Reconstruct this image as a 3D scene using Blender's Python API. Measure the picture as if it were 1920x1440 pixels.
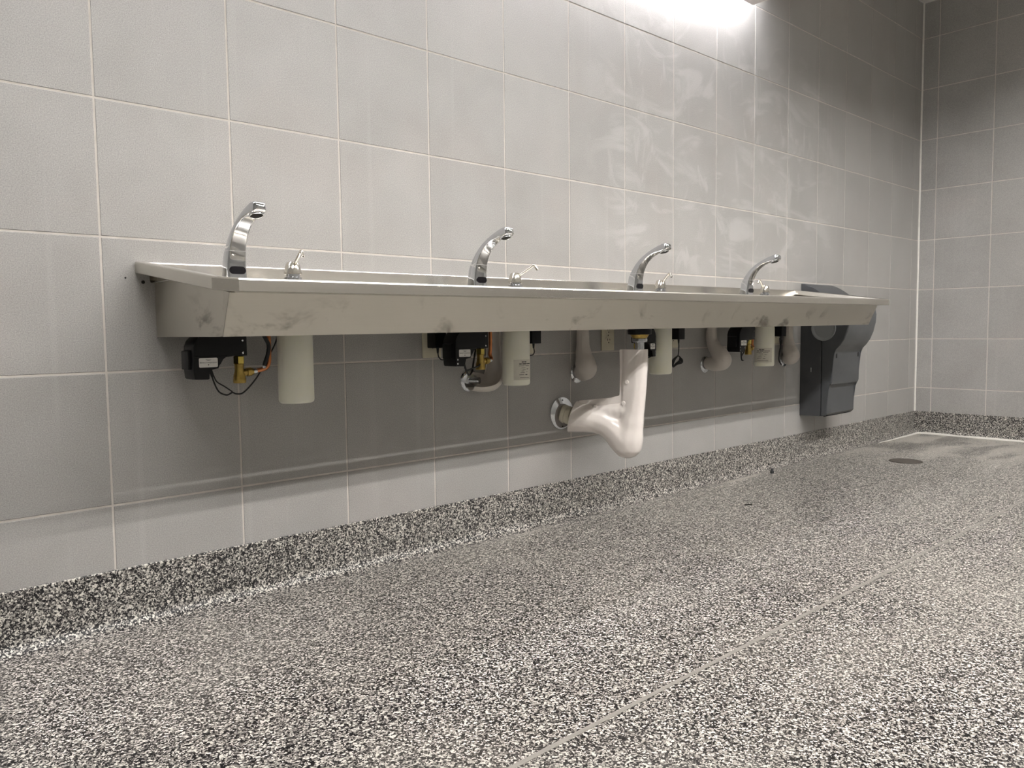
import bpy, bmesh, math, random
from mathutils import Vector, Matrix

random.seed(7)
for o in list(bpy.data.objects):
    bpy.data.objects.remove(o)
scene = bpy.context.scene
COL = scene.collection

# ------------------------------------------------------------------ camera
CAM = (-0.5371, -1.9540, 0.6860)
cam_data = bpy.data.cameras.new('camera')
cam_data.sensor_width = 36.0
cam_data.sensor_fit = 'HORIZONTAL'
cam_data.lens = 1478.0 / 1920.0 * 36.0
cam_data.clip_start = 0.02
cam_data.clip_end = 60
cam = bpy.data.objects.new('camera', cam_data)
COL.objects.link(cam)
yaw, pitch, roll = math.radians(42.6007), math.radians(-3.9501), math.radians(-0.6598)
fw = Vector((math.sin(yaw) * math.cos(pitch), math.cos(yaw) * math.cos(pitch), math.sin(pitch)))
r0 = Vector((math.cos(yaw), -math.sin(yaw), 0))
u0 = r0.cross(fw)
rt = math.cos(roll) * r0 + math.sin(roll) * u0
up = -math.sin(roll) * r0 + math.cos(roll) * u0
m = Matrix((rt, up, -fw)).transposed().to_4x4()
m.translation = CAM
cam.matrix_world = m
scene.camera = cam

# ------------------------------------------------------------------ world + exposure
world = bpy.data.worlds.new('world')
scene.world = world
world.use_nodes = True
world.node_tree.nodes['Background'].inputs[0].default_value = (0.8, 0.82, 0.85, 1)
world.node_tree.nodes['Background'].inputs[1].default_value = 0.05
vs = scene.view_settings
vs.view_transform = 'Standard'
vs.look = 'None'
vs.exposure = 2.6
vs.gamma = 1.0
vs.use_curve_mapping = False

CEIL_LAMP = 34.8      # radiance of the ceiling tubes
WALL_LAMP = 11.0      # radiance of the wall fixture's lamp strip

# ------------------------------------------------------------------ materials
MATS = {}


def srgb(r, g, b):
    def c(v):
        v /= 255.0
        return v / 12.92 if v <= 0.04045 else ((v + 0.055) / 1.055) ** 2.4
    return (c(r), c(g), c(b), 1)


def new_mat(name):
    mt = bpy.data.materials.new(name)
    mt.use_nodes = True
    nt = mt.node_tree
    MATS[name] = mt
    return mt, nt, nt.nodes['Principled BSDF']


def simple(name, col, rough=0.5, metal=0.0, noise=0.0, nscale=40, bump=0.0, coat=0.0, spec=0.5, sss=0.0):
    mt, nt, b = new_mat(name)
    b.inputs['Base Color'].default_value = col
    b.inputs['Roughness'].default_value = rough
    b.inputs['Metallic'].default_value = metal
    b.inputs['Specular IOR Level'].default_value = spec
    b.inputs['Coat Weight'].default_value = coat
    if sss:
        b.inputs['Subsurface Weight'].default_value = sss
        b.inputs['Subsurface Radius'].default_value = (0.01, 0.01, 0.008)
    if noise or bump:
        tc = nt.nodes.new('ShaderNodeNewGeometry')
        nz = nt.nodes.new('ShaderNodeTexNoise')
        nz.inputs['Scale'].default_value = nscale
        nz.inputs['Detail'].default_value = 4
        nt.links.new(tc.outputs['Position'], nz.inputs['Vector'])
        if noise:
            mx = nt.nodes.new('ShaderNodeMixRGB')
            mx.blend_type = 'MULTIPLY'
            mx.inputs[0].default_value = 1
            mx.inputs[1].default_value = col
            rp = nt.nodes.new('ShaderNodeValToRGB')
            rp.color_ramp.elements[0].position = 0.3
            rp.color_ramp.elements[0].color = (1 - noise,) * 3 + (1,)
            rp.color_ramp.elements[1].position = 0.7
            rp.color_ramp.elements[1].color = (1 + noise * 0.3,) * 3 + (1,)
            nt.links.new(nz.outputs['Fac'], rp.inputs[0])
            nt.links.new(rp.outputs[0], mx.inputs[2])
            nt.links.new(mx.outputs[0], b.inputs['Base Color'])
        if bump:
            bp = nt.nodes.new('ShaderNodeBump')
            bp.inputs['Strength'].default_value = bump
            bp.inputs['Distance'].default_value = 0.002
            nt.links.new(nz.outputs['Fac'], bp.inputs['Height'])
            nt.links.new(bp.outputs[0], b.inputs['Normal'])
    return mt


class NT:
    """tiny node helper"""
    def __init__(self, nt):
        self.nt = nt

    def n(self, t, **kw):
        nd = self.nt.nodes.new(t)
        for k, v in kw.items():
            setattr(nd, k, v)
        return nd

    def l(self, a, b):
        self.nt.links.new(a, b)

    def math(self, op, a, b=None, clamp=False):
        nd = self.n('ShaderNodeMath', operation=op, use_clamp=clamp)
        for i, v in enumerate((a, b)):
            if v is None:
                continue
            if isinstance(v, (int, float)):
                nd.inputs[i].default_value = v
            else:
                self.l(v, nd.inputs[i])
        return nd.outputs[0]

    def ramp(self, src, stops, interp='LINEAR'):
        nd = self.n('ShaderNodeValToRGB')
        cr = nd.color_ramp
        cr.interpolation = interp
        while len(cr.elements) < len(stops):
            cr.elements.new(0.5)
        for e, (p, c) in zip(cr.elements, stops):
            e.position = p
            e.color = c if len(c) == 4 else tuple(c) + (1,)
        self.l(src, nd.inputs[0])
        return nd.outputs[0]

    def smooth(self, src, a, b):
        nd = self.n('ShaderNodeMapRange', interpolation_type='SMOOTHSTEP')
        self.l(src, nd.inputs[0])
        nd.inputs[1].default_value = a
        nd.inputs[2].default_value = b
        nd.inputs[3].default_value = 0
        nd.inputs[4].default_value = 1
        return nd.outputs[0]

    def mix(self, fac, a, b, mode='MIX'):
        nd = self.n('ShaderNodeMixRGB', blend_type=mode)
        for i, v in zip((0, 1, 2), (fac, a, b)):
            if isinstance(v, (int, float)):
                nd.inputs[i].default_value = v
            elif isinstance(v, tuple):
                nd.inputs[i].default_value = v
            else:
                self.l(v, nd.inputs[i])
        return nd.outputs[0]

    def noise(self, vec, scale, detail=3, dist=0.0, rough=0.5):
        nd = self.n('ShaderNodeTexNoise')
        nd.inputs['Scale'].default_value = scale
        nd.inputs['Detail'].default_value = detail
        nd.inputs['Distortion'].default_value = dist
        nd.inputs['Roughness'].default_value = rough
        self.l(vec, nd.inputs['Vector'])
        return nd.outputs['Fac']

    def mapping(self, vec, scale=(1, 1, 1), rot=(0, 0, 0), loc=(0, 0, 0)):
        nd = self.n('ShaderNodeMapping')
        nd.inputs['Scale'].default_value = scale
        nd.inputs['Rotation'].default_value = rot
        nd.inputs['Location'].default_value = loc
        self.l(vec, nd.inputs['Vector'])
        return nd.outputs[0]

    def box_mask(self, comp, a0, a1, b0, b1):
        return self.math('MULTIPLY', self.smooth(comp, a0, a1), self.math('SUBTRACT', 1.0, self.smooth(comp, b0, b1)))


def tile_material(name, smears):
    mt, nt, b = new_mat(name)
    N = NT(nt)
    pos = N.n('ShaderNodeNewGeometry').outputs['Position']
    rnd = N.n('ShaderNodeObjectInfo').outputs['Random']
    fine = N.noise(pos, 420, 2, 0, 0.6)
    col = N.ramp(fine, [(0.28, srgb(146, 145, 144)), (0.5, srgb(166, 164, 161)), (0.74, srgb(186, 184, 181))])
    mott = N.noise(pos, 5.0, 3, 0.3)
    col = N.mix(1.0, col, N.ramp(mott, [(0.3, (0.93, 0.925, 0.92)), (0.7, (1.03, 1.03, 1.03))]), 'MULTIPLY')
    pinks = N.noise(pos, 2.3, 2, 0.6)
    col = N.mix(N.math('MULTIPLY', N.smooth(pinks, 0.5, 0.7), 0.35), col, N.mix(1.0, col, (1.03, 0.985, 0.97, 1), 'MULTIPLY'))
    col = N.mix(1.0, col, N.ramp(rnd, [(0, (0.955, 0.955, 0.955)), (1, (1.03, 1.03, 1.03))]), 'MULTIPLY')
    # vertical mop streaks and grout haze left on the surface
    sep = N.n('ShaderNodeSeparateXYZ')
    N.l(pos, sep.inputs[0])
    if smears:
        reg = N.math('MULTIPLY', N.box_mask(sep.outputs[0], 1.55, 1.9, 3.1, 3.9), N.box_mask(sep.outputs[2], 0.82, 1.0, 1.75, 2.2))
        v1 = N.mapping(pos, (1.6, 1, 4.2), (0, 0.25, 0))
        s1 = N.smooth(N.noise(v1, 1.5, 5, 1.6, 0.55), 0.50, 0.66)
        v2 = N.mapping(pos, (3.0, 1, 1.2), (0, -0.5, 0), (3.1, 0, 0.4))
        s2 = N.smooth(N.noise(v2, 1.8, 5, 2.4, 0.6), 0.55, 0.68)
        sm = N.math('MULTIPLY', N.math('MAXIMUM', s1, s2), reg)
        col = N.mix(N.math('MULTIPLY', sm, 0.24), col, srgb(214, 213, 212))
    sx = N.mapping(pos, (26, 26, 0.8))
    strk = N.smooth(N.noise(sx, 1.0, 3, 0.2), 0.58, 0.75)
    col = N.mix(N.math('MULTIPLY', strk, 0.10), col, srgb(205, 204, 203))
    N.l(col, b.inputs['Base Color'])
    rg = N.ramp(mott, [(0.3, (0.36,) * 3), (0.7, (0.47,) * 3)])
    N.l(rg, b.inputs['Roughness'])
    b.inputs['Specular IOR Level'].default_value = 0.4
    bp = N.n('ShaderNodeBump')
    bp.inputs['Strength'].default_value = 0.10
    bp.inputs['Distance'].default_value = 0.001
    N.l(fine, bp.inputs['Height'])
    N.l(bp.outputs[0], b.inputs['Normal'])
    return mt


def flake_material(name, dusty):
    mt, nt, b = new_mat(name)
    N = NT(nt)
    pos = N.n('ShaderNodeNewGeometry').outputs['Position']
    wob = N.n('ShaderNodeTexNoise')
    wob.inputs['Scale'].default_value = 260
    wob.inputs['Detail'].default_value = 2
    N.l(pos, wob.inputs['Vector'])
    vadd = N.n('ShaderNodeVectorMath', operation='SCALE')
    N.l(wob.outputs['Color'], vadd.inputs[0])
    vadd.inputs['Scale'].default_value = 0.0045
    vsum = N.n('ShaderNodeVectorMath', operation='ADD')
    N.l(pos, vsum.inputs[0])
    N.l(vadd.outputs[0], vsum.inputs[1])

    def chips(scale):
        vo = N.n('ShaderNodeTexVoronoi')
        vo.inputs['Scale'].default_value = scale
        N.l(vsum.outputs[0], vo.inputs['Vector'])
        sp = N.n('ShaderNodeSeparateColor')
        N.l(vo.outputs['Color'], sp.inputs[0])
        return sp.outputs[0], sp.outputs[1]
    a, a2 = chips(270)
    c, c2 = chips(450)
    stops = [(0.0, srgb(15, 13, 17)), (0.40, srgb(66, 63, 63)), (0.50, srgb(116, 112, 108)), (0.62, srgb(168, 164, 157)), (0.80, srgb(218, 214, 206))]
    ca = N.ramp(a, stops, 'CONSTANT')
    cc = N.ramp(c, stops, 'CONSTANT')
    col = N.mix(N.math('GREATER_THAN', a2, 0.6), ca, cc)
    sep = N.n('ShaderNodeSeparateXYZ')
    N.l(pos, sep.inputs[0])
    rough = 0.42
    if dusty:
        # joint-compound dust trodden along the base of the walls and in the far corner
        d1 = N.noise(N.mapping(pos, (1.0, 2.2, 1), (0, 0, 0.35)), 2.6, 5, 1.2, 0.6)
        corner = N.math('MULTIPLY', N.smooth(sep.outputs[0], 3.1, 4.3), N.smooth(sep.outputs[1], -1.5, -0.5))
        m1 = N.math('MULTIPLY', N.smooth(d1, 0.38, 0.58), corner)
        d2 = N.noise(N.mapping(pos, (1.2, 6, 1)), 2.0, 5, 0.8, 0.65)
        strip = N.math('MULTIPLY', N.smooth(sep.outputs[1], -0.20, -0.07), N.smooth(sep.outputs[0], 0.9, 1.4))
        m2 = N.math('MULTIPLY', N.smooth(d2, 0.54, 0.66), strip)
        d3 = N.noise(N.mapping(pos, (1.0, 1.4, 1)), 1.4, 4, 0.5)
        allm = N.math('MULTIPLY', N.smooth(d3, 0.45, 0.7), 0.16)
        dust = N.math('MAXIMUM', N.math('MULTIPLY', N.math('MAXIMUM', m1, m2), 0.75), allm)
        col = N.mix(dust, col, srgb(186, 181, 173))
        # damp patch left by the mop in the corner
        wet = N.math('MULTIPLY', N.smooth(N.noise(N.mapping(pos, (1, 2.5, 1)), 2.2, 4, 1.0, 0.5), 0.52, 0.58),
                     N.math('MULTIPLY', N.smooth(sep.outputs[0], 3.8, 4.4), N.smooth(sep.outputs[1], -0.45, -0.2)))
        col = N.mix(N.math('MULTIPLY', wet, 0.55), col, srgb(96, 92, 88))
        rg = N.mix(dust, (0.36, 0.36, 0.36, 1), (0.75, 0.75, 0.75, 1))
        N.l(rg, b.inputs['Roughness'])
    else:
        b.inputs['Roughness'].default_value = rough
    N.l(col, b.inputs['Base Color'])
    b.inputs['Specular IOR Level'].default_value = 0.45
    bp = N.n('ShaderNodeBump')
    bp.inputs['Strength'].default_value = 0.25
    bp.inputs['Distance'].default_value = 0.001
    N.l(a2, bp.inputs['Height'])
    N.l(bp.outputs[0], b.inputs['Normal'])
    return mt


def steel_material(name, base, rough, smudge):
    mt, nt, b = new_mat(name)
    N = NT(nt)
    pos = N.n('ShaderNodeNewGeometry').outputs['Position']
    brush = N.noise(N.mapping(pos, (1.5, 90, 220)), 6, 3, 0)
    col = N.mix(1.0, base, N.ramp(brush, [(0.3, (0.975,) * 3), (0.7, (1.015,) * 3)]), 'MULTIPLY')
    if smudge:
        s = N.noise(N.mapping(pos, (1.0, 1.0, 1.4)), 6.5, 4, 0.6, 0.6)
        sep = N.n('ShaderNodeSeparateXYZ')
        N.l(pos, sep.inputs[0])
        low = N.math('SUBTRACT', 1.15, N.smooth(sep.outputs[2], 0.70, 0.775))
        sm = N.math('MULTIPLY', N.smooth(s, 0.56, 0.72), low)
        col = N.mix(N.math('MULTIPLY', sm, 0.62), col, srgb(92, 85, 74))
        # broad cloudy wipe marks
        cl = N.smooth(N.noise(N.mapping(pos, (1.1, 1, 0.5)), 3.0, 3, 0.4), 0.4, 0.65)
        col = N.mix(N.math('MULTIPLY', cl, 0.12), col, srgb(200, 194, 182))
    N.l(col, b.inputs['Base Color'])
    b.inputs['Metallic'].default_value = 1.0
    rg = N.ramp(brush, [(0.2, (rough * 0.95,) * 3), (0.8, (rough * 1.06,) * 3)])
    N.l(rg, b.inputs['Roughness'])
    return mt


def emit_material(name, col, strength):
    mt, nt, b = new_mat(name)
    b.inputs['Base Color'].default_value = (0.8, 0.8, 0.8, 1)
    b.inputs['Emission Color'].default_value = col
    b.inputs['Emission Strength'].default_value = strength
    return mt


M_TILE = tile_material('porcelain_tile', True)
M_TILE2 = tile_material('porcelain_tile_side', False)
M_GROUT = simple('grout', srgb(208, 202, 195), 0.9, noise=0.12, nscale=30, bump=0.2)
M_FLOOR = flake_material('flake_floor', True)
M_BASE = flake_material('flake_base', False)
M_PAINT = simple('painted_wall', srgb(130, 128, 124), 0.7, noise=0.04, nscale=3)
M_CEIL = simple('ceiling_white', srgb(214, 210, 204), 0.85, noise=0.05, nscale=60, bump=0.15)
M_STEEL = steel_material('stainless_apron', (0.60, 0.57, 0.51, 1), 0.36, True)
M_RIM = steel_material('stainless_rim', (0.64, 0.61, 0.56, 1), 0.26, False)
M_CHROME = simple('chrome', (0.63, 0.645, 0.67, 1), 0.06, 1.0, noise=0.04, nscale=12)
M_SATIN = simple('satin_nickel', (0.66, 0.63, 0.57, 1), 0.2, 1.0, noise=0.05, nscale=20)
M_BLACK = simple('black_plastic', (0.005, 0.005, 0.006, 1), 0.38, noise=0.3, nscale=60, bump=0.05, spec=0.28)
M_LENS = simple('sensor_lens', (0.004, 0.003, 0.006, 1), 0.1, noise=0.1)
M_RUBBER = simple('black_cable', (0.007, 0.007, 0.008, 1), 0.5, noise=0.2)
M_DARKGREY = simple('dark_rubber', (0.05, 0.052, 0.055, 1), 0.6, noise=0.2)
M_BRASS = simple('brass', (0.48, 0.34, 0.10, 1), 0.34, 1.0, noise=0.25, nscale=90)
M_BRASSB = simple('brass_nut', (0.72, 0.56, 0.14, 1), 0.24, 1.0, noise=0.1, nscale=90)
M_COPPER = simple('copper', (0.62, 0.24, 0.10, 1), 0.28, 1.0, noise=0.15, nscale=60)
M_WHITE = simple('white_vinyl', srgb(238, 230, 225), 0.22, noise=0.03, nscale=8, coat=0.2)
M_COVERG = simple('grey_vinyl', srgb(204, 197, 190), 0.3, noise=0.03, nscale=8, coat=0.15)
M_PVC = simple('pvc', srgb(214, 208, 190), 0.4, noise=0.05, nscale=25)
M_BOTTLE = simple('bottle_plastic', srgb(241, 240, 226), 0.42, noise=0.03, nscale=15, sss=0.5)
M_LABEL = simple('paper_label', srgb(214, 210, 198), 0.6, noise=0.04, nscale=80)
M_STICKER = simple('white_sticker', srgb(232, 230, 226), 0.4, noise=0.03, nscale=80)
M_PRINT = simple('dark_print', (0.02, 0.02, 0.018, 1), 0.7, noise=0.1)
M_OUTLET = simple('ivory_plate', srgb(212, 206, 184), 0.4, noise=0.04, nscale=30)
M_SLOT = simple('dark_slot', (0.01, 0.009, 0.007, 1), 0.8, noise=0.1)
M_DISP = simple('smoke_plastic', srgb(82, 84, 87), 0.3, noise=0.08, nscale=18, coat=0.15)
M_DISPB = simple('smoke_plastic_back', srgb(74, 75, 78), 0.36, noise=0.08, nscale=18)
M_DISPW = simple('smoke_window', srgb(158, 160, 161), 0.25, noise=0.05, nscale=10)
M_FIXT = simple('white_enamel', srgb(226, 218, 216), 0.5, noise=0.02, nscale=10)
M_STRIP = simple('zinc_strip', srgb(158, 154, 148), 0.5, noise=0.1, nscale=30)
M_CAULK = simple('white_caulk', srgb(232, 229, 222), 0.6, noise=0.06, nscale=40, bump=0.3)
M_COVER = simple('dull_bronze', srgb(86, 80, 74), 0.6, noise=0.1, nscale=60)
M_TUBE = emit_material('tube_lamp', (1.0, 0.978, 0.94, 1), CEIL_LAMP)
M_SLOTLAMP = emit_material('led_strip', (0.95, 0.97, 1.0, 1), WALL_LAMP)

# ------------------------------------------------------------------ mesh helpers


def mesh_obj(name, verts, faces, mat, parent=None, smooth=False, angle=40, loc=None, flip=False):
    me = bpy.data.meshes.new(name)
    me.from_pydata([tuple(v) for v in verts], [], faces)
    bm = bmesh.new()
    bm.from_mesh(me)
    bmesh.ops.recalc_face_normals(bm, faces=bm.faces)
    bm.to_mesh(me)
    bm.free()
    if smooth:
        for p in me.polygons:
            p.use_smooth = True
        me.set_sharp_from_angle(angle=math.radians(angle))
    me.materials.append(mat)
    o = bpy.data.objects.new(name, me)
    COL.objects.link(o)
    if parent is not None:
        o.parent = parent
    if loc:
        o.location = loc
    return o


def bm_obj(name, bm, mat, parent=None, smooth=False, angle=40, loc=None):
    me = bpy.data.meshes.new(name)
    bmesh.ops.recalc_face_normals(bm, faces=bm.faces)
    bm.to_mesh(me)
    bm.free()
    if smooth:
        for p in me.polygons:
            p.use_smooth = True
        me.set_sharp_from_angle(angle=math.radians(angle))
    me.materials.append(mat)
    o = bpy.data.objects.new(name, me)
    COL.objects.link(o)
    if parent is not None:
        o.parent = parent
    if loc:
        o.location = loc
    return o


def box_bm(x0, x1, y0, y1, z0, z1, bev=0.0, seg=2, bm=None):
    bm = bm or bmesh.new()
    g = bmesh.ops.create_cube(bm, size=1)
    for v in g['verts']:
        v.co = Vector((x0 + (v.co.x + .5) * (x1 - x0), y0 + (v.co.y + .5) * (y1 - y0), z0 + (v.co.z + .5) * (z1 - z0)))
    if bev:
        es = list({e for v in g['verts'] for e in v.link_edges})
        bmesh.ops.bevel(bm, geom=es, offset=bev, segments=seg, profile=0.7, affect='EDGES')
    return bm


def box(name, x0, x1, y0, y1, z0, z1, mat, parent=None, bev=0.0, seg=2):
    return bm_obj(name, box_bm(x0, x1, y0, y1, z0, z1, bev, seg), mat, parent, smooth=bev > 0, angle=50)


def lathe(name, prof, mat, parent=None, n=24, origin=(0, 0, 0), axis=(0, 0, 1), angle=35):
    """prof: list of (radius, height along the axis)"""
    ax = Vector(axis).normalized()
    q = Vector((0, 0, 1)).rotation_difference(ax)
    vs, fs = [], []
    for r, h in prof:
        for k in range(n):
            a = 2 * math.pi * k / n
            vs.append(q @ Vector((max(r, 1e-5) * math.cos(a), max(r, 1e-5) * math.sin(a), h)) + Vector(origin))
    for i in range(len(prof) - 1):
        for k in range(n):
            k2 = (k + 1) % n
            fs.append((i * n + k, i * n + k2, (i + 1) * n + k2, (i + 1) * n + k))
    fs.append(tuple(range(n)))
    fs.append(tuple((len(prof) - 1) * n + k for k in range(n)))
    return mesh_obj(name, vs, fs, mat, parent, smooth=True, angle=angle)


def catmull(pts, per=8):
    P = [Vector(p) for p in pts]
    out = []
    for i in range(len(P) - 1):
        p0 = P[i - 1] if i > 0 else P[i] * 2 - P[i + 1]
        p1, p2 = P[i], P[i + 1]
        p3 = P[i + 2] if i + 2 < len(P) else P[i + 1] * 2 - P[i]
        for k in range(per):
            t = k / per
            out.append(0.5 * ((2 * p1) + (p2 - p0) * t + (2 * p0 - 5 * p1 + 4 * p2 - p3) * t * t + (3 * p1 - p0 - 3 * p2 + p3) * t ** 3))
    out.append(P[-1])
    return out


def lerp_list(vals, per):
    out = []
    for i in range(len(vals) - 1):
        for k in range(per):
            t = k / per
            t = t * t * (3 - 2 * t)
            out.append(vals[i] + (vals[i + 1] - vals[i]) * t)
    out.append(vals[-1])
    return out


def frames(path):
    T = []
    for i in range(len(path)):
        a = path[max(i - 1, 0)]
        b = path[min(i + 1, len(path) - 1)]
        T.append((b - a).normalized())
    n = T[0].orthogonal().normalized()
    out = []
    for t in T:
        n = (n - t * n.dot(t))
        n.normalize()
        out.append((t, n.copy(), t.cross(n)))
    return out


def sweep(name, path, radii, mat, parent=None, n=12, angle=40, caps=True):
    path = [Vector(p) for p in path]
    if isinstance(radii, (int, float)):
        radii = [radii] * len(path)
    vs, fs = [], []
    for p, r, (t, nn, bb) in zip(path, radii, frames(path)):
        for k in range(n):
            a = 2 * math.pi * k / n
            vs.append(p + nn * (r * math.cos(a)) + bb * (r * math.sin(a)))
    for i in range(len(path) - 1):
        for k in range(n):
            k2 = (k + 1) % n
            fs.append((i * n + k, i * n + k2, (i + 1) * n + k2, (i + 1) * n + k))
    if caps:
        fs.append(tuple(range(n)))
        fs.append(tuple((len(path) - 1) * n + k for k in range(n)))
    return mesh_obj(name, vs, fs, mat, parent, smooth=True, angle=angle)


def prism(name, poly, axis, a0, a1, mat, parent=None, bev=0.0, seg=2, angle=40, frame=None):
    """extrude a 2D polygon; axis 'y': poly is (x,z); axis 'x': poly is (y,z); frame: callable (u,v,w)->xyz"""
    bm = bmesh.new()

    def pt(u, v, w):
        if frame:
            return Vector(frame(u, v, w))
        return Vector((u, w, v)) if axis == 'y' else Vector((w, u, v))
    va = [bm.verts.new(pt(u, v, a0)) for u, v in poly]
    vb = [bm.verts.new(pt(u, v, a1)) for u, v in poly]
    bm.faces.new(va)
    bm.faces.new(vb)
    k = len(poly)
    for i in range(k):
        bm.faces.new((va[i], va[(i + 1) % k], vb[(i + 1) % k], vb[i]))
    if bev:
        es = [e for e in bm.edges if (e.verts[0] in va) == (e.verts[1] in va)]
        bmesh.ops.bevel(bm, geom=es, offset=bev, segments=seg, profile=0.7, affect='EDGES', clamp_overlap=True)
    return bm_obj(name, bm, mat, parent, smooth=True, angle=angle)


def round_poly(pts, r, n=4):
    """round the corners of a closed polygon"""
    out = []
    L = len(pts)
    for i in range(L):
        p = Vector(pts[i] + (0,))
        a = Vector(pts[i - 1] + (0,))
        b = Vector(pts[(i + 1) % L] + (0,))
        rr = r[i] if isinstance(r, (list, tuple)) else r
        rr = min(rr, (a - p).length * 0.45, (b - p).length * 0.45)
        if rr <= 1e-6:
            out.append((p.x, p.y))
            continue
        s = p + (a - p).normalized() * rr
        e = p + (b - p).normalized() * rr
        for k in range(n + 1):
            t = k / n
            q = s * (1 - t) ** 2 + p * 2 * t * (1 - t) + e * t * t
            out.append((q.x, q.y))
    return out


def empty(name, loc=(0, 0, 0)):
    o = bpy.data.objects.new(name, None)
    o.empty_display_size = 0.05
    o.location = loc
    COL.objects.link(o)
    return o


def tag(o, label, cat, group=None, kind=None):
    if label:
        o['label'] = label
    if cat:
        o['category'] = cat
    if group:
        o['group'] = group
    if kind:
        o['kind'] = kind
    return o


def text_obj(name, s, size, mat, parent, origin, xdir, updir, align='CENTER'):
    cu = bpy.data.curves.new(name, 'FONT')
    cu.body = s
    cu.size = size
    cu.align_x = align
    cu.align_y = 'CENTER'
    cu.extrude = 0.00008
    cu.resolution_u = 2
    cu.materials.append(mat)
    fo = bpy.data.objects.new(name, cu)
    COL.objects.link(fo)
    me = bpy.data.meshes.new_from_object(fo.evaluated_get(bpy.context.evaluated_depsgraph_get()))
    bpy.data.objects.remove(fo)
    o = bpy.data.objects.new(name, me)
    COL.objects.link(o)
    X = Vector(xdir).normalized()
    Y = Vector(updir).normalized()
    Zv = X.cross(Y)
    mw = Matrix((X, Y, Zv)).transposed().to_4x4()
    mw.translation = Vector(origin)
    o.parent = parent
    o.matrix_local = mw
    return o


# ------------------------------------------------------------------ the room
T = 0.31              # tile pitch along the wall
TH = 0.3084           # tile pitch in height
Z0 = 0.290            # lowest full joint
BASE_TOP = 0.139
CEIL = 2.665
XR = 4.7533           # right wall
XL = -5 * T           # left wall
YF = -3.40            # wall behind the camera
JOINT = 0.0048
REC = 0.0016

floor = box('floor', XL, XR, YF, 0.0, -0.1, 0.0, M_FLOOR)
tag(floor, 'black and white flake epoxy floor with thin divider strips', 'floor', kind='structure')
ceiling = box('ceiling', XL, XR, YF, 0.0, CEIL, CEIL + 0.1, M_CEIL)
tag(ceiling, 'plain white ceiling over the washroom corner', 'ceiling', kind='structure')
wall_back = box('wall_back', XL, XR + 0.1, REC, 0.12, 0.0, CEIL, M_GROUT)
tag(wall_back, 'long grey tiled wall behind the wash trough', 'wall', kind='structure')
wall_right = box('wall_right', XR + REC, XR + 0.12, YF, REC, 0.0, CEIL, M_GROUT)
tag(wall_right, 'grey tiled end wall meeting the trough wall at the corner', 'wall', kind='structure')
wall_left = box('wall_left', XL - 0.12, XL, YF, 0.12, 0.0, CEIL, M_PAINT)
tag(wall_left, 'plain pale wall at the near end of the room', 'wall', kind='structure')
wall_front = box('wall_front', XL - 0.12, XR + 0.12, YF - 0.12, YF, 0.0, CEIL, M_PAINT)
tag(wall_front, 'plain pale wall facing the wash trough', 'wall', kind='structure')

tile_cache = {}


def tile_mesh(w, h, side):
    """a tile lying in its own plane: local x width, y outward(-), z height; chamfered edge"""
    key = (round(w, 4), round(h, 4), side)
    if key in tile_cache:
        return tile_cache[key]
    c = 0.0009
    d = REC
    x0, x1, z0, z1 = JOINT / 2, w - JOINT / 2, JOINT / 2, h - JOINT / 2
    vs = [(x0, d, z0), (x1, d, z0), (x1, d, z1), (x0, d, z1),
          (x0, c, z0), (x1, c, z0), (x1, c, z1), (x0, c, z1),
          (x0 + c, 0, z0 + c), (x1 - c, 0, z0 + c), (x1 - c, 0, z1 - c), (x0 + c, 0, z1 - c)]
    fs = [(8, 9, 10, 11), (3, 2, 1, 0)]
    for a, b in ((0, 4), (4, 8)):
        for k in range(4):
            k2 = (k + 1) % 4
            fs.append((a + k, a + k2, b + k2, b + k))
    me = bpy.data.meshes.new('tile')
    me.from_pydata(vs, [], fs)
    bm = bmesh.new()
    bm.from_mesh(me)
    bmesh.ops.recalc_face_normals(bm, faces=bm.faces)
    bm.to_mesh(me)
    bm.free()
    me.materials.append(M_TILE if side == 'b' else M_TILE2)
    tile_cache[key] = me
    return me


rows = [(BASE_TOP - 0.004, Z0)] + [(Z0 + j * TH, Z0 + (j + 1) * TH) for j in range(7)] + [(Z0 + 7 * TH, CEIL)]


def add_tile(parent, w, h, loc, rz, side):
    o = bpy.data.objects.new('tile', tile_mesh(w, h, side))
    COL.objects.link(o)
    o.parent = parent
    o.location = loc
    o.rotation_euler = (0, 0, rz)


for i in range(-5, 16):
    xa, xb = i * T, min((i + 1) * T, XR)
    if xb - xa < 0.02:
        continue
    for za, zb in rows:
        add_tile(wall_back, xb - xa, zb - za, (xa, 0, za), 0, 'b')
yb = 0.0971
edges = [0.0, yb] + [yb + T * 1.0 * k for k in range(1, 11)] + [-YF]
for a, b_ in zip(edges, edges[1:]):
    if b_ - a < 0.02:
        continue
    for za, zb in rows:
        # right wall faces -x: local x runs toward -y
        add_tile(wall_right, b_ - a, zb - za, (XR, -a, za), -math.pi / 2, 'r')

# drilled anchor holes beside the trough's end
for hx, hz, hr in ((0.0882, 0.8069, 0.0042), (0.0495, 0.8155, 0.0022)):
    lathe('anchor_hole', [(hr, 0.0), (hr, 0.0006), (hr * 0.5, 0.0007)], M_SLOT, wall_back, 14, (hx, 0, hz), (0, -1, 0))


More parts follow.
